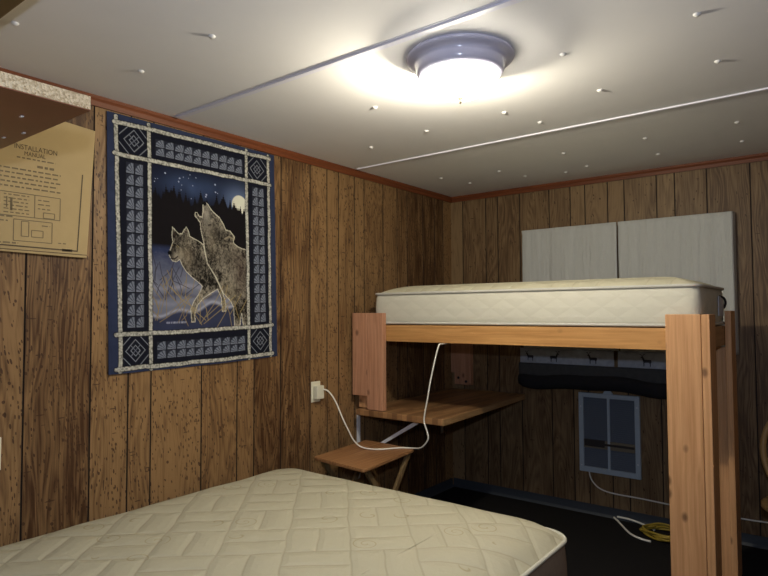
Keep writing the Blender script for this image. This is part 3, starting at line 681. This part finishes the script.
for x, z in ((0.085, 0.825), (0.150, 0.800)): MB().lathe([(0.010, 0.0), (0.010, 0.004), (0, 0.005)], (0, 0, 0), 12).build('bolt', 'dark_metal', t)
for o, (x, z) in zip([c for c in t.children if c.name.startswith('bolt')], ((0.085, 0.825), (0.150, 0.800))):
    o.rotation_euler = (math.pi/2, 0, 0); o.location = (x-0.12, -0.0525+0.03, z-0.74)
    for v in o.data.vertices: v.co += Vector((0.12, -0.03, 0.74))

# ------------------------------------------------------------------ desk with bracket
t = thing('desk', 'butcher block wall desk under the raised bunk', 'desk', (0.3, -0.6, 0.70))
mb = MB(); mb.prism([(0.012, -0.022, 0.705), (0.066, -1.212, 0.705), (0.668, -1.212, 0.705), (0.600, -0.022, 0.705)], (0, 0, 0.036), 0.004)
d_ = mb.build('desktop', 'block', t)
MB().prism([(0.6690, -1.210, 0.704), (0.6010, -0.024, 0.704), (0.6050, -0.024, 0.704), (0.6735, -1.210, 0.704)], (0, 0, 0.034), 0.001).build('edge_band', 'block_edge', d_)
b_ = MB().box(0.003, 0.010, -1.135, -1.107, 0.30, 0.704, 0.001).build('bracket', 'white_metal', t)
MB().box(0.010, 0.50, -1.135, -1.107, 0.697, 0.704, 0.001).build('bracket_arm', 'white_metal', b_)
MB().prism([(0.010, -1.128, 0.44), (0.010, -1.128, 0.424), (0.455, -1.128, 0.682), (0.455, -1.128, 0.697), (0.44, -1.128, 0.697)], (0, 0.012, 0)).build('bracket_brace', 'white_metal', b_)
MB().box(0.003, 0.010, -0.18, -0.15, 0.42, 0.704, 0.001).build('bracket', 'white_metal', t)

# ------------------------------------------------------------------ folding tray table
t = thing('tray_table', 'small worn wooden folding tray table between near bed and desk', 'folding table', (0.30, -1.41, 0.0))
mb = MB(); Q = [(0.134, -1.647), (0.519, -1.688), (0.463, -1.172), (0.092, -1.153)]
pts = []
for i in range(4):
    p, a, c = Vector(Q[i]), Vector(Q[i-1]), Vector(Q[(i+1) % 4]); da = (a-p).normalized()*0.022; dc = (c-p).normalized()*0.022
    for k in range(5): s = k/4; pts.append((*(p+da*(1-s)**2+dc*s**2), 0.534))
mb.prism(pts, (0, 0, 0.018), 0.004); mb.build('tabletop', 'tray', t)
for x0 in (0.150, 0.440):
    mb = MB(); mb.prism([(x0, -1.62, 0.0), (x0, -1.59, 0.0), (x0, -1.20, 0.532), (x0, -1.235, 0.532)], (0.018, 0, 0), 0.002); mb.build('leg', 'tray_leg', t)
    x1 = x0+0.021
    mb = MB(); mb.prism([(x1, -1.20, 0.0), (x1, -1.23, 0.0), (x1, -1.635, 0.532), (x1, -1.600, 0.532)], (0.018, 0, 0), 0.002); mb.build('leg', 'tray_leg', t)
MB().box(0.168, 0.440, -1.555, -1.53, 0.075, 0.10, 0.002).build('stretcher', 'tray_leg', t)
MB().box(0.190, 0.440, -1.29, -1.265, 0.075, 0.10, 0.002).build('stretcher', 'tray_leg', t)

# ------------------------------------------------------------------ outlets and cords
def outlet(y, z, label):
    t = thing('wall_outlet', label, 'outlet', (0.0, y, z), 'wall outlets on the left wall')
    MB().box(0.0, 0.006, y-0.036, y+0.036, z-0.058, z+0.058, 0.003).build('cover_plate', 'ivory', t)
    for dz in (-0.022, 0.022):
        s_ = MB().lathe([(0.0165, 0.0), (0.0165, 0.002), (0, 0.002)], (0, 0, 0), 20).build('socket', 'ivory', t, origin=(0, 0, 0))
        s_.rotation_euler = (0, math.pi/2, 0); s_.location = (0.006, 0, dz)
    return t
outlet(-1.492, 0.868, 'ivory wall outlet with white charger plugged in right of the wall hanging')
outlet(-3.122, 0.820, 'ivory wall outlet cut off by the left edge of the photo')
t = thing('charger_cable', 'white plug in charger with long cord looping over tray table up to bunk', 'charger', (0.008, -1.485, 0.868))
MB().box(0.0085, 0.040, -1.517, -1.460, 0.829, 0.903, 0.004).build('plug', 'ivory', t)
cp = [(0.040, -1.468, 0.882), (0.066, -1.450, 0.868), (0.100, -1.43, 0.811), (0.150, -1.425, 0.72), (0.176, -1.41, 0.66), (0.195, -1.385, 0.60), (0.235, -1.36, 0.563), (0.322, -1.328, 0.5570), (0.396, -1.225, 0.5570), (0.460, -1.19, 0.5572),
      (0.535, -1.215, 0.575), (0.585, -1.225, 0.625), (0.582, -1.226, 0.665), (0.563, -1.226, 0.715), (0.565, -1.225, 0.76), (0.584, -1.225, 0.844), (0.608, -1.222, 0.965), (0.640, -1.200, 1.125), (0.643, -1.165, 1.1405), (0.646, -1.112, 1.148), (0.646, -1.105, 1.19)]
MB().tube(cp, 0.0042, 8).build('cord', 'cordw', t)

# ------------------------------------------------------------------ wall heater
t = thing('wall_heater', 'grey blue louvered wall heater grille low on the back wall', 'heater', (1.17, 0.0, 0.27))
x0, x1, z0, z1 = 0.980, 1.362, 0.272, 0.783
mb = MB()
for a in ((x0, x0+0.030, z0, z1), (x1-0.030, x1, z0, z1), (x0+0.0302, x1-0.0302, z0, z0+0.034), (x0+0.0302, x1-0.0302, z1-0.028, z1)): mb.box(a[0], a[1], -0.024, -0.001, a[2], a[3], 0.002)
mb.build('frame', 'hframe', t)
MB().box((x0+x1)/2-0.008, (x0+x1)/2+0.008, -0.022, -0.004, z0+0.03, z1-0.025, 0.001).build('divider', 'hframe', t)
mb = MB(); n = 34
for k in range(n):
    z = z0+0.036+k*(z1-z0-0.068)/n
    mb.prism([(x0+0.028, -0.014, z), (x0+0.028, -0.006, z+0.011), (x0+0.028, -0.005, z+0.0095), (x0+0.028, -0.013, z-0.001)], (x1-x0-0.056, 0, 0))
mb.box(x0+0.028, x1-0.028, -0.004, -0.001, z0+0.03, z1-0.025)
mb.build('louver_panel', 'hlouver', t)
mb = MB(); mb.box(x0+0.155, x1-0.034, -0.027, -0.015, 0.452, 0.466, 0.002); mb.build('control_bar', 'hdark', t)
MB().box(x0+0.03, x1-0.032, -0.020, -0.012, 0.428, 0.482, 0.002).build('control_strip', 'hbar', t)
MB().box(x0+0.036, x0+0.165, -0.030, -0.014, 0.440, 0.484, 0.003).build('control_panel', 'hdark', t)
for sx, sz in ((x0+0.015, z0+0.04), (x0+0.015, z1-0.09), (x1-0.015, z0+0.09), (x1-0.015, z1-0.07)):
    s_ = MB().box(sx-0.004, sx+0.004, -0.026, -0.0235, sz-0.004, sz+0.004, 0.001).build('screw', 'white_metal', t)
MB().prism([(1.135, -0.006, 0.783), (1.200, -0.006, 0.783), (1.185, -0.006, 0.805), (1.150, -0.006, 0.805)], (0, -0.010, 0), 0.001).build('hanger_tab', 'hframe', t)

# ------------------------------------------------------------------ curtains on the back wall
def drape(name, xa, xb, z0, z1, y, parent, mat, ret=0.0, amp=0.004, seed=1, dz=0.0):
    r = random.Random(seed); ph = [r.uniform(0, 6.28) for _ in range(5)]; fr = [r.uniform(18, 75) for _ in range(5)]
    path = [(xa+(xb-xa)*i/90, y) for i in range(91)]
    if ret: path += [(xb+0.004+0.008*k/8, y+ret*k/8) for k in range(1, 9)]
    V = []; Fc = []; nz = 24; n = len(path)
    for j in range(nz+1):
        q = j/nz; z = z1+(z0-z1)*q
        for i, (x, yy_) in enumerate(path):
            w = sum(math.sin(x*f_+p_) for f_, p_ in zip(fr, ph))/5*amp*(0.25+q)
            sag = dz*math.sin(math.pi*min(1, max(0, (x-xa)/(xb-xa))))
            flat = 0.004*math.exp(-((q-0.045)/0.02)**2)
            V.append((x-parent.location.x, yy_-w-parent.location.y+flat-(0.004 if q < 0.04 else 0), z-sag*q-parent.location.z))
    for j in range(nz):
        for i in range(n-1): Fc.append((j*n+i, j*n+i+1, (j+1)*n+i+1, (j+1)*n+i))
    me = bpy.data.meshes.new(name); me.from_pydata(V, [], Fc); me.update()
    for p in me.polygons: p.use_smooth = True
    o = link(name, me, mat, parent); s = o.modifiers.new('thick', 'SOLIDIFY'); s.thickness = 0.003; s.offset = 0
    return o
def deer(mb, cx, z, s, y, flip=1):
    body = [(-0.030, 0.006), (-0.028, 0.020), (-0.006, 0.021), (0.014, 0.020), (0.020, 0.034), (0.026, 0.042), (0.038, 0.036), (0.037, 0.031), (0.029, 0.030), (0.026, 0.016), (0.022, 0.004), (0.021, -0.024), (0.016, -0.024), (0.015, 0.000), (-0.012, 0.002), (-0.018, -0.004), (-0.019, -0.024), (-0.024, -0.024), (-0.025, -0.002)]
    def pl(P): mb.prism([(cx+flip*a*s, y, z+b*s) for a, b in P], (0, -0.0005, 0))
    pl(body)
    for P in ([(0.027, 0.040), (0.018, 0.056), (0.021, 0.057), (0.030, 0.041)], [(0.020, 0.052), (0.008, 0.056), (0.008, 0.059), (0.021, 0.056)], [(0.029, 0.041), (0.036, 0.058), (0.039, 0.057), (0.032, 0.040)], [(0.034, 0.052), (0.046, 0.058), (0.047, 0.055), (0.035, 0.050)]): pl(P)
for nm, lab, xa, xb, ret, seed, deers in (
    ('curtain', 'left grey white flat curtain panel above bunk with narrow gap at its right', 0.614, 1.257, 0.0, 3, [(0.66, 0.9), (0.83, 1.0), (1.09, 1.0)]),
    ('curtain', 'right grey white curtain panel wrapping around the window corner', 1.2665, 1.893, 0.056, 8, [(1.42, 1.0)])):
    c = thing(nm, lab, 'curtain', ((xa+xb)/2, -0.03, 1.06), 'curtain panels over the bunk')
    drape('cloth', xa, xb, 1.066, 1.881, -0.062, c, 'curtain', ret, 0.017, seed)
    bx = drape('printed_border', xa-0.03 if xa < 1 else xa-0.02, 1.222 if xa < 1 else 1.66, 0.963, 1.064, -0.050, c, 'border', 0, 0.003, seed+4); bx['label'] = 'grey blue lower band printed with dark deer'
    MB().tube([(xa+0.002, -0.056, 1.874), ((xa+xb)/2, -0.056, 1.874), (xb-0.002, -0.056, 1.874)], 0.005, 8, smooth_n=1).build('rod', 'dark_metal', c)
    for k, (dx, sc_) in enumerate(deers):
        mb = MB(); deer(mb, dx, 0.998, 0.92*sc_, -0.0565, 1 if k % 2 else -1); mb.build('deer_print', 'deer', bx)
    if xa < 1:
        mb = MB(); mb.prism([(0.645, -0.0555, 0.968), (0.705, -0.0555, 0.968), (0.700, -0.0555, 0.998), (0.66, -0.0555, 1.002)], (0, -0.0004, 0)); mb.build('pale_patch', 'pale', bx)
t = thing('cloth_roll', 'black sagging cloth roll with charcoal facing below the deer print curtain borders', 'rolled cloth', (1.1, -0.06, 0.88))
loops = []
for i in range(41):
    q = i/40; x = 0.575+1.10*q; e = min(1, (q+0.002)/0.04)**0.35*min(1, (1.002-q)/0.04)**0.35
    sag = 0.010*math.sin(q*math.pi*3)+0.006*math.sin(q*17); ry = 0.042*(0.35+0.65*e); rz = 0.048*(0.55+0.45*e)
    loops.append([(x, -0.052+ry*math.cos(a)*(1+0.08*math.sin(3*a+q*9)), 0.848-sag+rz*math.sin(a)) for a in [2*math.pi*k/20 for k in range(20)]])
mb = MB(); mb.merge(loft(loops)); mb.build('cloth', 'blackcloth', t)
hm = drape('facing', 0.576, 1.66, 0.870, 0.961, -0.058, t, 'charcoal', 0, 0.003, 21); hm['label'] = 'charcoal cloth facing above the black roll'

# ------------------------------------------------------------------ cables on back wall and floor
tag(MB().tube([(1.04, -0.012, 0.27), (1.042, -0.008, 0.245), (1.058, -0.006, 0.209), (1.102, -0.006, 0.172), (1.184, -0.006, 0.155), (1.353, -0.006, 0.153), (1.55, -0.006, 0.147), (1.888, -0.006, 0.141), (2.10, -0.006, 0.147), (2.6, -0.006, 0.15)], 0.0045, 8).build('heater_cable', 'cordw', origin=(1.04, -0.02, 0.15)), 'thin white cable running from heater grille along the back wall', 'cable')
tag(MB().tube([(1.196, -0.030, 0.012), (1.225, -0.060, 0.008), (1.270, -0.125, 0.007), (1.351, -0.239, 0.007), (1.419, -0.286, 0.007), (1.480, -0.298, 0.007)], 0.006, 8).build('floor_cable', 'cordw', origin=(1.3, -0.15, 0.0)), 'short white cable end curving across the dark floor under the bunk', 'cable')
tag(MB().tube([(1.215, -0.026, 0.02), (1.30, -0.028, 0.018), (1.386, -0.050, 0.010), (1.45, -0.09, 0.007)], 0.006, 8).build('floor_cable', 'cordw', origin=(1.3, -0.05, 0.0)), 'white cable at the baseboard leading into the yellow cord coil', 'cable')
pts = []
for k in range(61):
    a = 2*math.pi*k/15.0; rr = 0.095+0.010*math.sin(k*1.7)+0.006*(k % 4)
    pts.append((1.525+rr*1.1*math.cos(a), -0.155+rr*math.sin(a), 0.008+0.0006*k+0.003*math.sin(k*2.3)))
pts += [(1.66, -0.20, 0.02), (1.74, -0.28, 0.008)]
tag(MB().tube(pts, 0.006, 8, smooth_n=4).build('extension_cord', 'cordy', origin=(1.525, -0.155, 0.0)), 'yellow coiled extension cord on the floor behind the bunk post', 'cord')

# ------------------------------------------------------------------ bentwood chair cut off by the right edge
cx, cy = 2.262, -0.70
t = thing('bentwood_chair', 'tan bentwood chair hoop back cut off by the right edge', 'chair', (cx, cy, 0.0))
MB().lathe([(0.0, 0.0), (0.185, 0.0), (0.200, 0.010), (0.200, 0.026), (0.19, 0.034), (0.0, 0.030)], (cx, cy, 0.42), 40).build('seat', 'cane', t)
hp = [(cx+0.205*math.cos(a)*1.0, cy+0.19+0.02*math.sin(a), 0.645+0.235*math.sin(a)) for a in [2*math.pi*k/24 for k in range(24)]]
MB().tube(hp, 0.014, 10, True, smooth_n=3).build('back_hoop', 'cane', t)
hp = [(cx+0.115*math.cos(a), cy+0.19+0.01*math.sin(a), 0.65+0.15*math.sin(a)) for a in [2*math.pi*k/20 for k in range(20)]]
MB().tube(hp, 0.009, 8, True, smooth_n=3).build('inner_hoop', 'cane', t)
for sx, sy in ((-1, -1), (1, -1), (-1, 1), (1, 1)):
    top = 0.425; MB().tube([(cx+sx*0.115, cy+sy*0.125, top), (cx+sx*0.13, cy+sy*0.145, 0.2), (cx+sx*0.135, cy+sy*0.17, 0.0)], 0.014, 10).build('leg', 'cane', t)
for sx in (-1, 1): MB().tube([(cx+sx*0.10, cy+0.165, 0.43), (cx+sx*0.13, cy+0.178, 0.47), (cx+sx*0.15, cy+0.185, 0.53)], 0.012, 8).build('back_post', 'cane', t)
MB().tube([(cx+0.12*math.cos(a), cy+0.13*math.sin(a), 0.24) for a in [2*math.pi*k/20 for k in range(20)]], 0.008, 8, True, smooth_n=2).build('leg_ring', 'cane', t)

# ------------------------------------------------------------------ dim bluish world fill added through the unbuilt rear wall, and view settings
w = bpy.data.worlds.new('world'); sc.world = w; w.use_nodes = True
bg = w.node_tree.nodes['Background']; bg.inputs[0].default_value = (0.62, 0.74, 1.0, 1); bg.inputs[1].default_value = 0.02
sc.cycles.max_bounces = 6; sc.cycles.diffuse_bounces = 4; sc.cycles.transparent_max_bounces = 6
sc.cycles.use_denoising = True
sc.cycles.sample_clamp_indirect = 6
sc.view_settings.view_transform = 'Standard'; sc.view_settings.look = 'None'; sc.view_settings.gamma = 1; sc.view_settings.exposure = 0.86
sc.view_settings.use_curve_mapping = False
